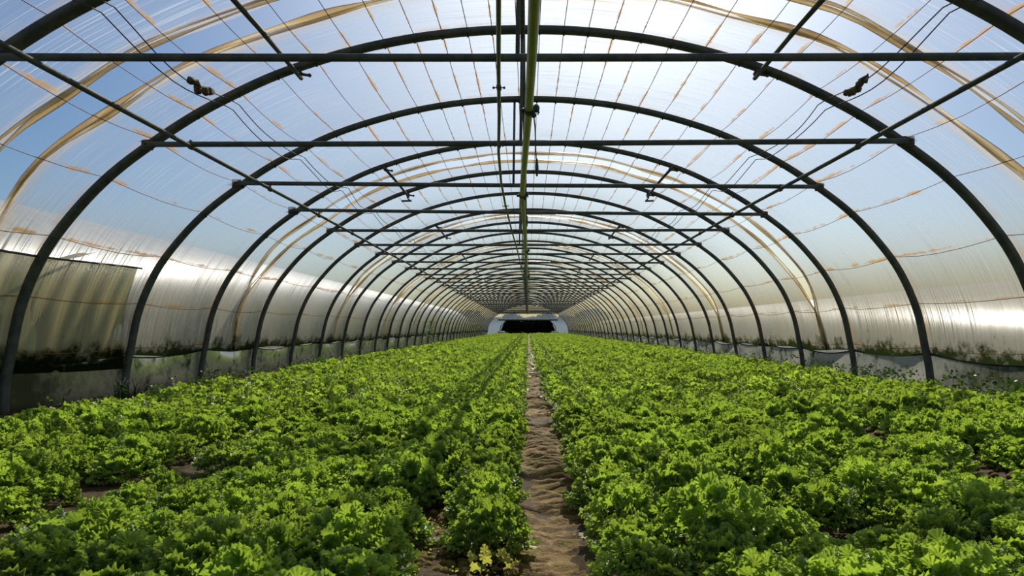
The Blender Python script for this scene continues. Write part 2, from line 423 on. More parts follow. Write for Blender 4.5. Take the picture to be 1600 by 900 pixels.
# ------------------------------------------------------------------ lengthwise tubes
def run_pts(x, z, y0, y1, jig=.0, step=S/2, seed=1):
    r_ = random.Random(seed); n = max(2, int((y1-y0)/step)); o = []
    for k in range(n+1): o.append((x+r_.uniform(-jig, jig), y0+(y1-y0)*k/n, z+r_.uniform(-jig, jig)))
    return o
for sx, nm in ((-1, 'left'), (1, 'right')):
    x = sx*(2.86 if sx < 0 else 2.80)
    y0, y1 = -4, arch_y(N1)
    root = thing('side_purlin', f'long steel tube running lengthwise under the tie bars on the {nm} side', 'purlin', (x, 0, ZT-.05), 'lengthwise side tubes')
    mb = MB(); mb.tube([(px_-x, py_, pz-ZT+.05) for px_, py_, pz in run_pts(x, ZT-.047, y0, y1, .006, S, 3+sx)], .019, 10); mb.build('tube', M['steel'], root)
    for n in range(1, 9):
        mb = MB(); yb = arch_y(n)-W/2-.02; mb.tube([(0, yb-.018, .0), (.0, yb, .0), (0, yb+.018, 0)], .026, 8); mb.box((0, yb, .03), (.014, .03, .05)); mb.build('clamp', M['steel_brown'], root)
root = thing('ridge_purlin', 'dark ridge tube fixed under the crowns of the arches', 'purlin', (0, 0, 2.4))
mb = MB(); zr = 1540*U-H/2-.022; mb.tube([(-.045+.0*p[0], p[1], p[2]-2.4) for p in run_pts(0, zr, -4, arch_y(N1), .004, S, 9)], .021, 10); mb.build('tube', M['steel'], root)

# short struts between the arches either side of every vent gap
for n in range(0, N1, 3):
    for sx in (-1, 1):
        s0 = sx*2.02; x, z = prof(s0, -H/2-.02); x, z = float(x), float(z)
        where = {0: 'foremost', 3: 'second', 6: 'third'}.get(n, 'far')
        side = 'left' if sx < 0 else 'right'
        root = thing('brace_strut', f'short steel strut bridging the {where} roof vent on the {side}' if n <= 6 else f'tiny distant strut bridging a roof vent high on the {side} side', 'strut', (x, arch_y(n), z), 'struts across the roof vents' if n <= 6 else f'distant {side} vent struts')
        mb = MB(); mb.tube([(0, -.06, .0), (0, S*.5, -.0), (-.00, S+.06, -.025)], .019, 8); mb.build('tube', M['steel'], root)
        if n <= 6:
            for yy in (.0, S): 
                mb = MB(); mb.tube([(0, yy-.03, 0), (0, yy+.03, 0)], .027, 8); mb.ball((.03, yy, -.01), .013, 6, 4); mb.tube([(-.0, yy, -.01), (.09, yy+.005, -.02)], .012, 6); mb.ball((.09, yy+.005, -.02), .018, 6, 4); mb.build('clamp', M['steel_brown'], root)
            if n == 3:
                mb = MB(); mb.tube([(0, S*.92, -.01), (sx*-.02, S*.92, -.09), (sx*-.05, S*.92, -.12)], .013, 6); mb.tube([(-.1*sx*0-.07, S*.9, -.14), (.07, S*.95, -.12)], .016, 6); mb.build('hanging_hook', M['fitting'], root)

# ------------------------------------------------------------------ irrigation
def pxz(px_, py_, z):     # lateral place of a pipe hung at height z that shows at this pixel
    d = z*F/(513-py_); return ((px_-825)/F*d, d, z)
zp = 1.50
pts = [(.05, -3, zp), (.045, 1, zp)]+[pxz(835, 0, zp), pxz(831, 90, zp), pxz(826, 175, zp), pxz(821, 235, zp), pxz(816, 300, zp), pxz(819, 350, zp), pxz(822, 400, zp), pxz(824.5, 450, zp), (0, 34, zp), (0, arch_y(N1), zp)]
root = thing('water_main_pipe', 'thick yellow-green water pipe hung lengthwise under the middle of the tie bars', 'pipe', (0, 0, zp))
mb = MB(); mb.tube([(a, b, 0) for a, b, c in pts], .028, 14); mb.build('pipe', M['green_pipe'], root)
zq = 1.54
pts = [(-.14, -3, zq), (-.14, 1, zq), pxz(779, 0, zq), pxz(779, 110, zq), pxz(780, 180, zq), pxz(779, 238, zq), pxz(783, 285, zq), pxz(790, 322, zq), pxz(800, 362, zq), pxz(808, 390, zq), pxz(815, 420, zq), pxz(820, 455, zq)]
root2 = thing('feed_pipe', 'thin olive feed pipe left of the thick green water pipe', 'pipe', (0, 0, zq))
mb = MB(); mb.tube([(a, b, 0) for a, b, c in pts], .0125, 10); mb.build('pipe', M['olive_pipe'], root2)
for py_ in (137, 228, 322):
    a, b, c = pxz(779.5 if py_ < 300 else 790, py_, zq); mb = MB()
    mb.tube([(a, b-.03, 0), (a, b+.03, 0)], .0165, 10); mb.tube([(a-.032, b, 0), (a+.032, b, 0)], .004, 6); mb.ball((a-.034, b, 0), .009, 6, 4); mb.ball((a+.034, b, 0), .009, 6, 4)
    mb.build('coupling', M['olive_pipe'], root2)
for i, (py_, ln) in enumerate(((172, .40), (305, .30), (392, .42), (432, .4), (455, .4))):
    a, b, c = pxz({172: 827, 305: 816, 392: 822, 432: 824, 455: 825}[py_], py_, zp)
    nm = ['nearest', 'second', 'third', 'fourth', 'fifth'][i]
    root3 = thing('hanging_sprinkler', f'{nm} dark green sprinkler fitting clamped round the thick green pipe, drop hose below', 'sprinkler', (a, b, c), 'sprinklers on the water pipe')
    mb = MB(); mb.tube([(0, -.05, 0), (0, -.02, 0), (0, .02, 0), (0, .05, 0)], [.031, .040, .040, .031], 10)
    mb.ball((-.045, 0, -.005), .022, 7, 5, (1, 1.2, .8)); mb.ball((.048, .0, .012), .024, 7, 5, (1, .8, 1.3)); mb.ball((.03, -.01, -.038), .02, 7, 5); mb.tube([(.055, 0, .02), (.065, 0, -.02), (.058, .0, -.03)], .008, 6)
    mb.build('clamp_fitting', M['fitting'], root3)
    mb = MB(); mb.tube([(.03, 0, -.03), (.04, 0, -ln*.3), (.045, .02, -ln*.7), (.052, .02, -ln)], .005, 6); mb.build('drop_hose', M['fitting'], root3)
    mb = MB(); mb.tube([(.052, .02, -ln+.07), (.052, .02, -ln+.01), (.053, .02, -ln-.05)], [.007, .013, .006], 8); mb.ball((.052, .02, -ln), .014, 7, 5); mb.build('nozzle', M['fitting'], root3)

# cords hung beside the crown, twisted round the wires, with knots at the first vent
def cord(pixz, sx, k):
    nm = 'left' if sx < 0 else 'right'
    pts = []; r_ = random.Random(40+k*3+sx)
    for j in range(0, 150):
        y = -1.5+j*.17; ph = ((y/S-D0) % 1.0)
        x, z = prof(sx*(2.62+.07*k), -H/2-.05)
        sag = .10*math.sin(math.pi*ph)*(1+.5*k)
        pts.append((float(x)+.015*math.sin(y*2.3+k*2)-sx*.05*k*math.sin(math.pi*ph), y, float(z)-sag+.01*math.sin(y*5+k)))
    mb = MB(); mb.tube([(a-pixz[0], b-pixz[1], c-pixz[2]) for a, b, c in pts], .0045, 5)
    o = mb.build('roof_cord', M['cord'], None, loc=pixz)
    return tag(o, f'dark sagging cord along the upper {nm} of the roof, ' + ('tight strand close to the film' if k == 0 else 'looser strand hanging lowest'), 'cord', f'cords along the upper {nm}')
for sx in (-1, 1):
    for k in (0, 1):
        x, z = prof(sx*2.62, -.08); cord((float(x), 0.0, float(z)), sx, k)
    x, z = prof(sx*2.64, -H/2-.075); mb = MB(); r_ = random.Random(5+sx)
    ptsk = [(r_.uniform(-.018, .018), -.16+.32*t/13, -.035*math.sin(math.pi*t/13)+r_.uniform(-.016, .016)) for t in range(14)]
    mb.tube(ptsk, [.009+.024*abs(math.sin(t*1.3)) for t in range(14)], 7)
    mb.tube([(a+.012*math.sin(i*1.9), b, c+.012*math.cos(i*1.9)) for i, (a, b, c) in enumerate(ptsk)], .007, 6)
    o = mb.build('tensioner_knot', M['rag'], None, loc=(float(x), arch_y(0)+.52*S+.2, float(z)-.04))
    tag(o, f'knotted rusty tensioner on the cords beside the first vent, {"left" if sx < 0 else "right"} of the roof', 'knot', 'knots on the roof cords')

# ------------------------------------------------------------------ film sheets, wires, skirts
FO = H/2+.006
def sag(y, s):
    ph = (y/S-D0) % 1.0
    return -(.030+.012*np.sin(s*2.1))*np.sin(math.pi*ph)
def wirepos(s): return np.interp(s, [WS[0]-.5]+WS+[WS[-1]+.5], np.arange(-1, len(WS)+1))
SB = s_at_z(-.33)
def gap_edges(n, s):
    """y of the near and far rims of the vent in bay n"""
    z = prof(s)[1]; s = np.asarray(s)
    right = s > 0
    zc = np.where(right, .30, .62) if n != 0 else np.where(right, .1, .2)
    op = np.clip((z-zc)/.55, -.12, 1); op = np.where(op > 0, op**.7, op)
    hw = {0: .105, 3: .125, 6: .12, 9: .11}.get(n, .06+.05*((n*7) % 5)/5)*(1-.35*(z > 2.35) if n == 99 else 1)
    wob = .018*np.sin(s*2.3+n)+.010*np.sin(s*5.1+n*2)
    # corners where the film hangs straight between wires
    c = .50+wob; lean = .10*np.clip((.9-z)/1.2, 0, 1)
    near = c-hw*op-lean*.2; far = c+hw*op-lean*.2+.012*np.sin(s*3.7+1)
    return arch_y(n)+near*S, arch_y(n)+far*S
gaps = list(range(0, N1, 3))
ss_ = np.unique(np.concatenate([np.linspace(-SB, SB, 150), np.array([w for w in WS if abs(w) < SB])]))
starts = [None]+gaps
sheet_names = ['the nearest sheet, reaching back over the viewpoint', 'second sheet, between the first and second vent', 'third sheet, between the second and third vent', 'fourth sheet, between the third and fourth vent']
for i, g in enumerate(starts):
    ya = np.full_like(ss_, arch_y(N0)) if g is None else gap_edges(g, ss_)[1]
    if i+1 < len(starts): yb = gap_edges(starts[i+1], ss_)[0]
    else: yb = np.full_like(ss_, arch_y(N1))
    L_ = float((yb-ya).mean()); nyv = 31 if i < 5 else 19
    t = np.linspace(0, 1, nyv)
    # cluster rows so that every arch gets one
    Yg = ya[None, :]+(yb-ya)[None, :]*t[:, None]; Sg = np.broadcast_to(ss_[None, :], Yg.shape)
    off = FO+.001+np.minimum(sag(Yg, Sg), 0)
    off = np.where(np.abs((((Yg/S-D0)+.5) % 1)-.5)*S < W/2+.03, FO, off)
    near_arch = np.clip(np.abs((((Yg/S-D0)+.5) % 1)-.5)*S-(W/2), 0, .12)/.12
    off = FO + near_arch*np.minimum(sag(Yg, Sg), 0)
    x, z = prof(Sg, 0); nxg = np.interp(Sg, cum, nrm[:, 0]); nzg = np.interp(Sg, cum, nrm[:, 1])
    x = x+nxg*off; z = z+nzg*off
    zs = z - .02*np.sin(Yg*3.1+1)*np.clip((.0-z)/.35, 0, 1)
    edge = np.minimum(Yg-ya[None, :] if g is not None else 9, yb[None, :]-Yg if i+1 < len(starts) else 9)
    idx = np.arange(x.size).reshape(x.shape)
    q = np.stack([idx[:-1, :-1], idx[1:, :-1], idx[1:, 1:], idx[:-1, 1:]], -1).reshape(-1, 4)
    y0 = float(ya.mean())
    lab = 'clear plastic tunnel film, '+(sheet_names[i] if i < 4 else ('last sheet, ending at the open far end' if i == len(starts)-1 else 'one of the distant sheets beyond the fourth vent'))
    sh = thing('cover_sheet', lab, 'plastic sheet', (0, y0, -.33), 'plastic sheets over the arches' if i < 4 or i == len(starts)-1 else 'distant plastic sheets')
    make_obj('film', np.stack([x, Yg-y0, zs+.33], -1).reshape(-1, 3), q, M['film'], sh, True,
             {'arc': Sg.ravel(), 'wirepos': wirepos(Sg).ravel(), 'edge': edge.ravel()})
    for k, yy in ((0, ya if g is not None else None), (1, yb if i+1 < len(starts) else None)):
        if yy is None: continue
        st = ss_[::2]; yt = yy[::2]
        xx, zz = prof(st, FO-.012); mb = MB()
        rr = [.016+.007*math.sin(a*3.3+i)+.006*math.sin(a*7+k) for a in st]
        for e in range(2 if i < 4 else 1):
            dy = (e*.05)*(1 if k == 0 else -1)
            mb.tube([(float(a)+.008*math.sin(e*5+c_*3), float(b)+dy+.012*math.sin(c_*4+e*2)-y0, float(c_*0+d)+.33) for a, b, d, c_ in zip(xx, yt, zz, st)], [max(.008, r*(1-.35*e)) for r in rr], 7, up=(0, 1, 0), r2=None)
        o = mb.build('rolled_edge', M['roll'], sh)
        o['label'] = 'golden-brown bunched rim of the vent'

for j, w in enumerate(WS):
    r_ = random.Random(j); pts = []
    ys = []
    for n in range(0 if True else N0, N1):
        for ph in ((0, .12, .3, .5, .7, .88) if n < 12 else (0, .5)): ys.append(arch_y(n)+ph*S)
    ys = [arch_y(-1), arch_y(-.5)]+ys+[arch_y(N1)]
    for y in ys:
        ph = (y/S-D0) % 1.0; sg = -.046*math.sin(math.pi*ph)-.004
        dz = -.020*math.sin(math.pi*ph)*min(1, max(0, (abs(w)-1.5)/1.5))*(1+.5*math.sin(j*3+int(y/S)))
        x, z = prof(w, FO+sg+(.0 if ph > .03 else -.0)); pts.append((float(x), y, float(z)+dz))
    x0, z0 = prof(w, 0); x0, z0 = float(x0), float(z0)
    mb = MB(); mb.tube([(a-x0, b, c-z0) for a, b, c in pts], .0033, 4, cap=False)
    side = 'left' if w < 0 else 'right'
    zone = 'close to the ridge' if abs(w) < 1.1 else ('on the roof slope' if abs(w) < 2.4 else ('on the shoulder' if abs(w) < 3.6 else 'on the wall'))
    k = [q for q in WIRES if (q < 1.1, 1.1 <= q < 2.4, 2.4 <= q < 3.6, q >= 3.6)[['close to the ridge', 'on the roof slope', 'on the shoulder', 'on the wall'].index(zone)]].index(abs(w))
    o = mb.build('support_wire', M['wire'], None, loc=(x0, 0, z0))
    tag(o, f'thin rusty lengthwise wire against the film, {["uppermost", "second", "third", "fourth", "lowest"][k]} of those {side} {zone}', 'wire', 'lengthwise wires under the film')

# skirts
for sx, nm in ((-1, 'left'), (1, 'right')):
    ys = np.linspace(arch_y(N0), arch_y(N1), (N1-N0)*6+1); zs = np.linspace(0, 1, 9)
    Yg, T = np.meshgrid(ys, zs, indexing='ij'); ph = (Yg/S-D0) % 1.0
    top = -.30-.05*np.sin(math.pi*ph)-.02*np.sin(Yg*1.3+sx)
    bot = ground_z(sx*4.3)-.04
    Zg = top+(bot-top)*T
    Xg = np.interp(-Zg, -half[:, 1], half[:, 0])+H/2+.015+.0*T
    Xg = Xg-.06*np.sin(math.pi*ph)*np.sin(math.pi*T)**.7*(.6+.4*np.sin(Yg*2.7))+.012*np.sin(Yg*17+T*3)*np.sin(math.pi*T)
    idx = np.arange(Xg.size).reshape(Xg.shape)
    q = np.stack([idx[:-1, :-1], idx[1:, :-1], idx[1:, 1:], idx[:-1, 1:]], -1).reshape(-1, 4)
    sk = thing('skirt_sheet', f'dirty grey film skirt with green algae along the foot of the {nm} wall', 'plastic sheet', (0, 0, -.7), 'film skirts at the foot of the walls')
    make_obj('film', np.stack([sx*Xg, Yg, Zg+.7], -1).reshape(-1, 3), q, M['skirt'], sk, True, {'arc': Zg.ravel()})
    mb = MB(); mb.tube([(sx*float(np.interp(-t_, -half[:, 1], half[:, 0])+H/2+.01), float(y_), float(t_)+.7) for y_, t_ in zip(ys, top[:, 0])], .014, 6); mb.build('hem', M['cord'], sk)

# shade cloth on the left wall
ya_, yb_ = arch_y(-2), 4.11*S
nyc, nzc = 260, 70
Yg, T = np.meshgrid(np.linspace(ya_, yb_, nyc), np.linspace(0, 1, nzc), indexing='ij')
top = .63+.015*np.sin(Yg*2); bot = -.40-.05*np.sin(Yg*1.1)
Yr = Yg + .27*T*np.clip((Yg-yb_+1.2)/1.2, 0, 1)
Zg = top+(bot-top)*T
Xg = np.interp(-Zg, -half[:, 1], half[:, 0])-H/2-.035
ph = (Yr/S-D0) % 1.0
near_arch = np.clip(np.abs((((Yr/S-D0)+.5) % 1)-.5)*S-(W/2), 0, .25)/.25
Xg = np.where(True, np.interp(-Zg, -half[:, 1], half[:, 0])+.02-.00*T, Xg) + .006*np.sin(Yr*23+T*2)+.010*np.sin(Yr*9-T*4)*T
cl_v = np.stack([-Xg, Yr, Zg], -1)
inh = ((Yr-7.06)/.055)**2+((Zg+.05)/.085)**2 < 1+.2*np.sin(5*np.arctan2(Zg+.05, Yr-7.06))
idx = np.arange(Xg.size).reshape(Xg.shape)
ok = ~(inh[:-1, :-1] | inh[1:, :-1] | inh[1:, 1:] | inh[:-1, 1:])
q = np.stack([idx[:-1, :-1], idx[1:, :-1], idx[1:, 1:], idx[:-1, 1:]], -1)[ok]
sc = thing('shade_cloth', 'greenish beige cloth hung against the near left wall, round hole near its far edge', 'cloth', (-4.4, 4, -.4))
make_obj('cloth', (cl_v-np.array([-4.4, 4, -.4])).reshape(-1, 3), q, M['cloth'], sc, True, {'arc': Zg.ravel()})
mb = MB(); mb.tube([(float(cl_v[i, 0, 0])+4.4+.012, float(cl_v[i, 0, 1])-4, float(cl_v[i, 0, 2])+.4) for i in range(0, nyc, 5)]+[(float(cl_v[-1, 0, 0])+4.4+.012, yb_-4+.05, float(cl_v[-1, 0, 2])+.4)], .011, 6); mb.build('top_hem', M['cord'], sc)
mb = MB(); mb.tube([(.10, 1.70*S*0+(3.42*S-4), 1.0), (.13, 3.50*S-4, 1.03), (.20, 3.58*S-4, 1.08), (.27, 3.66*S-4, 1.13)], [.010, .016, .022, .008], 6, r2=None); mb.build('twisted_tie', M['roll'], sc)

# far end wall with its opening
we = arch_y(N1); xs = np.linspace(-4.46, 4.46, 91)
zt = np.interp(np.abs(xs), half[:, 0], half[:, 1]); zb = np.where(np.abs(xs) < 2.5, .92, np.where(np.abs(xs) < 3.2, .92-(np.abs(xs)-2.5)*2.3, -.75))
zb = np.minimum(zb, zt-.01)
v = [(x, we+.03, z) for x, z in zip(xs, zt)]+[(x, we+.03, z) for x, z in zip(xs, zb)]; m_ = len(xs)
wb = make_obj('wall_back', v, [[k, k+1, m_+k+1, m_+k] for k in range(m_-1)], M['end_film'], smooth=False, attrs={'arc': [p[0] for p in v], 'wirepos': [.5]*len(v), 'edge': [9.0]*len(v)})
tag(wb, kind='structure')
bm_ = thing('end_beam', 'pale crossbeam over the opening at the far end of the tunnel', 'beam', (0, we, .92))
mb = MB(); mb.box((0, 0, 0), (6.6, .08, .12), bev=.01); mb.build('beam', M['steel'], bm_)
for sx in (-1, 1):
    mb = MB(); mb.tube([(sx*2.3, 0, 0), (sx*3.0, 0, -.7), (sx*3.2, 0, -1.67)], .05, 6); mb.build('door_post', M['steel'], bm_)
    mb = MB(); mb.tube([(-.4, 0, .12), (0, .02, .14), (.4, 0, .12)], .14, 10); mb.tube([(-.38, .05, .31), (.1, .02, .33), (.42, .05, .30)], .09, 10)
    tag(mb.build('film_roll', M['white_block'], None, loc=(sx*2.95, we-.4, -.72)), f'small white roll of film lying at the {"left" if sx < 0 else "right"} foot of the far opening', 'roll', 'white rolls at the far opening')

# ------------------------------------------------------------------ leafy plants
def leaf_fan(nang, nrad, R, span, waves, amp, cup, rg):
    """a frilled blade: centre at origin, opening towards +z, blade normal +y; returns verts (k,3), faces, rim"""
    ph = np.linspace(-span, span, nang); rr = np.linspace(0.18, 1, nrad) if nrad > 1 else np.array([1.0])
    P, Q = np.meshgrid(ph, rr)
    p0 = rg.uniform(0, 6.28)
    lob = 1+.05*np.sin(waves*.5*P+p0)*Q**2+.05*np.sin(waves*1.3*P+p0*2)*Q**2
    Rr = R*Q*lob*(.82+.18*np.cos(P))
    x = Rr*np.sin(P)*.92; z = Rr*np.cos(P)
    yv = amp*R*(Q**2.2)*np.sin(waves*P+p0*1.7)*(1+.4*np.sin(2.3*P+p0))+cup*R*(np.abs(np.sin(P))**1.5)*Q**1.5
    yv += .12*R*np.sin(6*Q*1.2+p0)*(.5-np.abs(Q-.5))
    v = np.stack([x, yv, z], -1).reshape(-1, 3)
    v = np.vstack([[[0, 0, -R*.10]], v])
    idx = 1+np.arange(nang*nrad).reshape(nrad, nang)
    q = np.stack([idx[:-1, :-1], idx[:-1, 1:], idx[1:, 1:], idx[1:, :-1]], -1).reshape(-1, 4)
    tri = np.stack([np.zeros(nang-1, int), idx[0, 1:], idx[0, :-1], idx[0, :-1]], -1)
    rim = np.concatenate([[0], Q.ravel()])
    return v, q, tri[:, :3], rim

def head_mesh(seed, nleaf, nang, nrad, rad=.13, hgt=.17, waves=9, amp=.15):
    rg = np.random.default_rng(seed); V = []; Fq = []; Rm = []; Vy = []; b = 0
    for i in range(nleaf):
        t = (i+.5)/nleaf                                # 0 heart .. 1 outer
        az = i*2.399963+rg.uniform(-.35, .35)
        tilt = math.radians(6+74*t**.85+rg.uniform(-9, 9))  # from vertical
        ln = hgt*(.98-.10*t)*rg.uniform(.88, 1.12)
        R = (.025+.015*t)*rg.uniform(.8, 1.25)*rad/.13
        v, q, tr, rim = leaf_fan(nang, nrad, R, 2.1, waves, amp, rg.uniform(-.35, .1), rg)
        # curl the blade outwards towards the tip
        cu = rg.uniform(2.0, 6.0); v[:, 1] -= cu*np.clip(v[:, 2], 0, 1)**2*(.4+t)
        # blade stands at distance ln along a stem of tilt
        dist = ln-R*.72
        flop = tilt*.75+rg.uniform(-.15, .25)
        c, s_ = math.cos(flop), math.sin(flop)
        y = -(v[:, 2]*s_)-(v[:, 1]*-c)*1.0; z = v[:, 2]*c+v[:, 1]*s_*1.0
        out = dist*math.sin(tilt)+(-y); z = z+dist*math.cos(tilt)*.94
        x = v[:, 0]; ca, sa_ = math.cos(az), math.sin(az)
        P = np.stack([out*ca-x*sa_, out*sa_+x*ca, z], -1)
        V.append(P); Fq.append(np.vstack([q, np.stack([tr[:, 0], tr[:, 1], tr[:, 2], tr[:, 2]], -1)])+b if False else (q+b, tr+b)); Rm.append(rim); Vy.append(np.full(len(P), rg.uniform(0, 1)))
        b += len(P)
    V = np.vstack(V); V[:, 2] = np.where(V[:, 2] < .02, .02*np.exp((V[:, 2]-.02)/.05), V[:, 2])
    return V, np.vstack([f[0] for f in Fq]), np.vstack([f[1] for f in Fq]), np.concatenate(Rm), np.concatenate(Vy)

def qt(q, t): return [list(a) for a in q.tolist()]+[list(a) for a in t.tolist()]

# rows of the two beds
rows = []
x = -.165; k = 0
while x > -3.55:
    if abs(x+1.68) > .14: rows.append((x, 'L', k)); k += 1
    x -= .225 if abs(x-.225+1.68) > .06 else .24
far_rows = [(-1.68, 'L', 6), (2.06, 'R', 8)]
x = .335; k = 0
while x < 3.75:
    if abs(x-2.06) > .13: rows.append((x, 'R', k)); k += 1
    x += .225
P = []
for x, sd_, k in rows:
    y = 1.27+rng.uniform(0, .2)
    while y < 71:
        P.append((x+rng.uniform(-.035, .035)+(0 if sd_ == 'R' or y > 2.7 else (.02 if k == 0 else (-.08 if k == 1 else -.05 if k == 2 else 0)))-(.085*min(1, max(0, (y-4.5)/7)) if sd_ == 'R' and k == 0 else 0), y, sd_, k, rng.uniform(.74, 1.2))); y += .235*rng.uniform(.88, 1.12)
for x, sd_, k in far_rows:
    y = 7.5
    while y < 71:
        P.append((x+rng.uniform(-.06, .06), y, sd_, k, rng.uniform(.8, 1.1))); y += .26*rng.uniform(.9, 1.6)
def gone(x, y):
    if -.36 < x < -.02 and 1.3 < y < 1.98: return True
    if -.34 < x < -.20 and y < 2.35: return True
    for cx, cy, rx, ry in ((1.40, 3.15, .17, .16), (1.98, 2.75, .22, .2), (2.08, 3.75, .2, .4), (.62, 2.12, .12, .12), (1.05, 2.0, .12, .12), (-1.7, 2.95, .26, .2), (-1.62, 2.2, .2, .16), (-1.7, 4.4, .2, .4), (1.1, 5.2, .3, .14), (.3, 4.9, .14, .14), (-.55, 2.9, .13, .13)):
        if ((x-cx)/rx)**2+((y-cy)/ry)**2 < 1: return True
    return False
P = [p for p in P if not gone(p[0], p[1]) and rng.uniform() > .022]
P += [(-.125, 2.05, 'L', 0, .92), (-.26, 1.42, 'L', 1, .8), (-.07, 1.38, 'L', 0, .7)]
def in_view(x, y): 
    if y < 1.0: return False
    px_ = 825+x*F/y; py_ = 513+.5*F/y
    return -70 < px_ < 1670 and py_ < 960
vis = sorted([p for p in P if in_view(p[0], p[1])], key=lambda p: p[1]); near = vis[:299]; far = vis[299:]
near_set = set((p[0], p[1]) for p in near)
yfar = near[-1][1]
protos = []
for i in range(9):
    V, q, t_, rim, vy = head_mesh(100+i, 130, 43, 4, waves=13, amp=.20)
    o = make_obj('lettuce_head', V, qt(q, t_), M['lettuce'], None, True, {'rim': rim, 'vary': vy}); protos.append(o)
ordn = ['beside the mud path', 'second', 'third', 'fourth', 'fifth', 'sixth', 'seventh', 'eighth', 'ninth', 'tenth', 'eleventh', 'twelfth', 'thirteenth', 'fourteenth', 'fifteenth', 'sixteenth', 'seventeenth', 'eighteenth']
used = [False]*9
for j, (x, y, sd_, k, sc_) in enumerate(near):
    pi_ = j % 9; src = protos[pi_]
    o = src if not used[pi_] else src.copy()
    if used[pi_]: COL.objects.link(o)
    used[pi_] = True
    o.location = (x, y, float(ground_z(x))-.01); s1 = sc_*rnd.uniform(.92, 1.08)
    o.scale = (s1*1.0, s1*1.0, s1*rnd.uniform(.85, 1.2)); o.rotation_euler = (rnd.uniform(-.12, .12), rnd.uniform(-.12, .12), rnd.uniform(0, 6.28))
    side = 'left' if sd_ == 'L' else 'right'
    rw = 'row beside the path' if k == 0 else f'{ordn[k]} row from the path'
    band = 'at the front' if y < 2.2 else ('behind the front ones' if y < 3.2 else 'a little further back')
    lab = f'frilly green lettuce, {side} bed, {rw}, {band}'
    if j and (x, y) == (-.125, 2.05): lab = 'rounded bright green lettuce standing alone between the bare soil patch and the path'
    tag(o, lab, 'lettuce', f'{side} bed lettuces {rw} {band}')
V, q, t_, rim, vy = head_mesh(500, 16, 21, 4, waves=8, amp=.2)
o = make_obj('lettuce_head', V*np.array([.62, .62, .62]), qt(q, t_), M['lettuce_pale'], None, True, {'rim': rim, 'vary': vy}, loc=(-.105, 1.80, -.71))
tag(o, 'small yellowing lettuce on the bare soil left of the path at the bottom', 'lettuce', 'yellowing lettuce by the path')

def scatter(name, protos_, places, mat, **kw):
    """places: (x, y, z, scale, rotation, prototype); one merged object"""
    Vs, Qs, Ts, Rs, Ys = [], [], [], [], []; b = 0
    pl = np.array(places)
    for pi_, pr in enumerate(protos_):
        V, q, t_, rim, vy = pr; sel = pl[pl[:, 5] == pi_]
        if not len(sel): continue
        c, s_ = np.cos(sel[:, 4]), np.sin(sel[:, 4]); sc_ = sel[:, 3]
        x = (V[None, :, 0]*c[:, None]-V[None, :, 1]*s_[:, None])*sc_[:, None]+sel[:, 0:1]
        y = (V[None, :, 0]*s_[:, None]+V[None, :, 1]*c[:, None])*sc_[:, None]+sel[:, 1:2]
        z = V[None, :, 2]*sc_[:, None]+sel[:, 2:3]
        Vs.append(np.stack([x, y, z], -1).reshape(-1, 3)); k = len(sel); nv = len(V)
        offs = b+np.arange(k)[:, None, None]*nv
        Qs.append((q[None]+offs).reshape(-1, 4)); Ts.append((t_[None]+offs).reshape(-1, 3))
        Rs.append(np.tile(rim, k)); Ys.append((vy[None, :]*.6+.4*rng.uniform(0, 1, (k, 1))).ravel()); b += k*nv
    V = np.vstack(Vs); Q = np.vstack(Qs); T = np.vstack(Ts)
    me = bpy.data.meshes.new(name); me.vertices.add(len(V)); me.vertices.foreach_set('co', V.astype(np.float32).ravel())
    me.loops.add(len(Q)*4+len(T)*3); me.loops.foreach_set('vertex_index', np.concatenate([Q.ravel(), T.ravel()]).astype(np.int32))
    me.polygons.add(len(Q)+len(T)); me.polygons.foreach_set('loop_start', np.concatenate([np.arange(len(Q))*4, len(Q)*4+np.arange(len(T))*3]).astype(np.int32))
    me.polygons.foreach_set('use_smooth', np.ones(len(Q)+len(T), dtype=bool))
    for nm, arr in (('rim', np.concatenate(Rs)), ('vary', np.concatenate(Ys))):
        a = me.attributes.new(nm, 'FLOAT', 'POINT'); a.data.foreach_set('value', arr.astype(np.float32))
    me.update(calc_edges=True); me.materials.append(mat)
    o = bpy.data.objects.new(name, me); COL.objects.link(o); return tag(o, **kw)

pr_mid = [head_mesh(200+i, 60, 13, 3, waves=5, amp=.22) for i in range(4)]
pr_far = [head_mesh(300+i, 28, 7, 2, waves=3, amp=.2, rad=.18) for i in range(4)]
pl = []
for x, y, sd_, k, sc_ in far:
    p_ = int(rng.integers(0, 4)) + (0 if y < 11 else 4)
    pl.append((x, y, float(ground_z(x))-.01, sc_*(1.0 if y < 11 else 1.04), rng.uniform(0, 6.28), p_))
scatter('lettuce_field', pr_mid+pr_far, pl, M['lettuce'], label='continuous green lettuce canopy filling both beds towards the far end', cat='lettuce', kind='stuff')

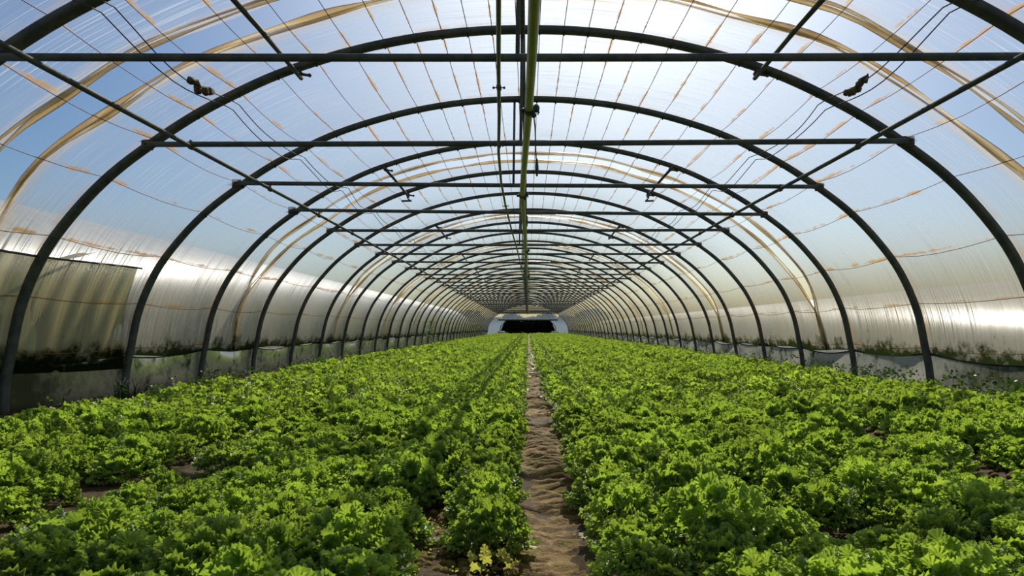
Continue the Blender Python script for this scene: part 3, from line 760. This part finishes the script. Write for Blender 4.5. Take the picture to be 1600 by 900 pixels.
# weeds at the foot of the walls, on the bare soil
def weed_mesh(seed, n=14, h=.16):
    return head_mesh(seed, n, 7, 2, rad=.09, hgt=h, waves=2, amp=.12)
pw = [weed_mesh(700+i, 10+3*i, .12+.05*i) for i in range(4)]
for sx, nm in ((-1, 'left'), (1, 'right')):
    pl = []
    for i in range(900 if sx > 0 else 520):
        y = 3.0+rng.uniform(0, 1)**2.0*66; x = sx*(rng.uniform(3.75, 4.35) if sx > 0 else rng.uniform(3.75, 4.35))
        if sx < 0 and y < 8 and rng.uniform() < .55: continue
        pl.append((x, y, float(ground_z(x))-.01, rng.uniform(.35, 1.05), rng.uniform(0, 6.28), int(rng.integers(0, 4))))
    scatter('weeds', pw, pl, M['weed'], label=f'low dark weeds growing along the foot of the {nm} wall', cat='weeds', kind='stuff')
pl = [(rng.uniform(-.42, -.02), rng.uniform(1.35, 2.3), -.70, rng.uniform(.10, .25), rng.uniform(0, 6.28), int(rng.integers(0, 4))) for i in range(60)]
scatter('seedlings', pw, pl, M['lettuce_pale'], label='tiny weed seedlings on the bare soil patch left of the path', cat='weeds', kind='stuff')

# clods
V = []; Fc = []; b = 0
for i in range(1500):
    if i < 500: cx, cy = rng.uniform(-.5, -.03), rng.uniform(1.3, 2.5)
    elif i < 800: cx, cy = rng.uniform(1.85, 2.3), rng.uniform(2.3, 5)
    else: cx, cy = (-1 if i % 2 else 1)*rng.uniform(3.6, 4.35), 3.5+rng.uniform(0, 1)**1.6*22
    r_ = rng.uniform(.006, .022)*(1 if i < 800 else 1.7); cz = float(ground_z(cx))+r_*.3
    ico = np.array([(0, 0, 1), (.9, 0, .4), (.28, .85, .4), (-.72, .53, .4), (-.72, -.53, .4), (.28, -.85, .4), (.72, .53, -.4), (-.28, .85, -.4), (-.9, 0, -.4), (-.28, -.85, -.4), (.72, -.53, -.4), (0, 0, -1)])
    vv = ico*rng.uniform(.7, 1.3, (12, 1))*r_*np.array([1.2, 1, .8])+np.array([cx, cy, cz])
    fc = np.array([(0, 1, 2), (0, 2, 3), (0, 3, 4), (0, 4, 5), (0, 5, 1), (1, 6, 2), (2, 7, 3), (3, 8, 4), (4, 9, 5), (5, 10, 1), (6, 7, 2), (7, 8, 3), (8, 9, 4), (9, 10, 5), (10, 6, 1), (11, 7, 6), (11, 8, 7), (11, 9, 8), (11, 10, 9), (11, 6, 10)])
    V.append(vv); Fc.append(fc+b); b += 12
tag(make_obj('soil_clods', np.vstack(V), np.vstack(Fc), M['path']), 'loose crumbs of brown soil on bare ground', 'soil', kind='stuff')

# tall weed by the left wall
tw = thing('tall_weed', 'tall bushy weed standing against the left wall halfway down the tunnel', 'weed', (-3.95, 26.5, -.73))
mb = MB(); mb.tube([(0, 0, 0), (.02, 0, .5), (-.02, 0, 1.0)], [.015, .01, .005], 6); mb.tube([(0, 0, .2), (.14, .05, .6)], .006, 5); mb.tube([(0, 0, .3), (-.15, -.05, .7)], .006, 5); mb.build('stem', M['bark'], tw)
Vw, Fw, Rw, Yw = [], [], [], []; b = 0
for i in range(60):
    h_ = rng.uniform(.1, 1.0); r0 = .20*(1.15-h_)
    V, q, t_, rim, vy = head_mesh(900+i % 5, 5, 7, 2, rad=.09, hgt=.12, waves=2)
    V = V*rng.uniform(.6, 1.1)+np.array([rng.normal(0, r0), rng.normal(0, r0), h_]); Vw.append(V); Fw += [[a+b for a in f] for f in qt(q, t_)]; Rw.append(rim); Yw.append(vy); b += len(V)
make_obj('foliage', np.vstack(Vw), Fw, M['weed'], tw, True, {'rim': np.concatenate(Rw), 'vary': np.concatenate(Yw)})
# white bent label stake / scrap by the left wall and grass tuft
tg = thing('grass_tuft', 'wispy grass tuft below the pale cloth at the left wall', 'grass', (-3.98, 6.45, -.74))
mb = MB()
for i in range(42):
    a = rnd.uniform(0, 6.28); l = rnd.uniform(.12, .34); o_ = rnd.uniform(.03, .16); bx_, by_ = rnd.uniform(-.1, .1), rnd.uniform(-.12, .12)
    mb.tube([(bx_, by_, 0), (bx_+o_*.3*math.cos(a), by_+o_*.3*math.sin(a), l*.6), (bx_+o_*math.cos(a), by_+o_*math.sin(a), l*.9)], [.004, .003, .001], 4)
mb.build('blades', M['weed'], tg)

bd = MB(); bd.box((0, 0, 0), (.17, .11, .022), .06, .006); bd.box((.03, .05, .018), (.11, .03, .014), .15, .004)
tag(bd.build('wooden_board', M['board'], None, loc=(.10, 9.75, -.675)), 'short pale board lying across the mud path in the middle distance', 'board')
# trees beyond the far opening
for i, (x, y, h_, w_) in enumerate(((-3.9, 77.5, 2.0, 1.5), (-1.9, 78.5, 2.5, 1.5), (.3, 79, 2.1, 1.5), (2.3, 78.5, 2.6, 1.5), (4.4, 77.5, 2.2, 1.5), (-7.4, 80, 3.0, 2.2), (7.9, 81, 3.2, 2.3))):
    lab = ['low dark bush at the left edge of the far opening', 'dark tree left of centre beyond the far opening', 'dark lower tree in the centre beyond the far opening', 'tall dark tree right of centre beyond the far opening', 'dark bush at the right edge of the far opening', 'dark tree outside, hidden left of the far opening', 'dark tree outside, hidden right of the far opening'][i]
    tr_ = thing('tree', lab, 'tree', (x, y, -.78), 'trees beyond the far opening')
    mb = MB(); mb.tube([(0, 0, 0), (.05, 0, h_*.4), (-.03, 0, h_*.75)], [.14, .1, .05], 8); mb.build('trunk', M['bark'], tr_)
    Vw, Fw, Rw, Yw = [], [], [], []; b = 0
    for j in range(900):
        th, ph2 = rng.uniform(0, 6.28), math.acos(rng.uniform(-1, 1)); rr = rng.uniform(.55, 1)
        V, q, t_, rim, vy = head_mesh(950+j % 4, 4, 7, 2, rad=.9, hgt=.45, waves=2)
        V = V*rng.uniform(.5, 1.0)+np.array([rr*w_*math.sin(ph2)*math.cos(th), rr*w_*math.sin(ph2)*math.sin(th), h_*.5+rr*h_*.5*math.cos(ph2)-.1]); Vw.append(V)
        Fw += [[a+b for a in f] for f in qt(q, t_)]; Rw.append(rim); Yw.append(vy); b += len(V)
    make_obj('foliage', np.vstack(Vw), Fw, M['tree'], tr_, True, {'rim': np.concatenate(Rw), 'vary': np.concatenate(Yw)})

# neighbouring tunnels outside, seen dimly through the film
for sx, nm in ((-1, 'left'), (1, 'right')):
    cx = sx*10.4; th = np.linspace(0, math.pi, 33); ys = np.linspace(-12, 72, 50)
    nt_ = thing('neighbouring_tunnel', f'pale plastic tunnel standing outside beyond the {nm} wall, dim through the film', 'greenhouse', (cx, 0, -.78), 'neighbouring tunnels')
    Yg, T = np.meshgrid(ys, th, indexing='ij')
    Xg = 4.3*np.cos(T); Zg = (3.1 if sx < 0 else 1.75)*np.sin(T)**.8
    idx = np.arange(Xg.size).reshape(Xg.shape); q = np.stack([idx[:-1, :-1], idx[1:, :-1], idx[1:, 1:], idx[:-1, 1:]], -1).reshape(-1, 4)
    M.setdefault('neigh', simple_mat('neighbour_film', (.26, .26, .24), (.36, .35, .32), .34, 0, 1.2, .0, (1, 3, 1), .45))
    make_obj('film', np.stack([Xg, Yg, Zg], -1).reshape(-1, 3), q, M['neigh'], nt_, True)
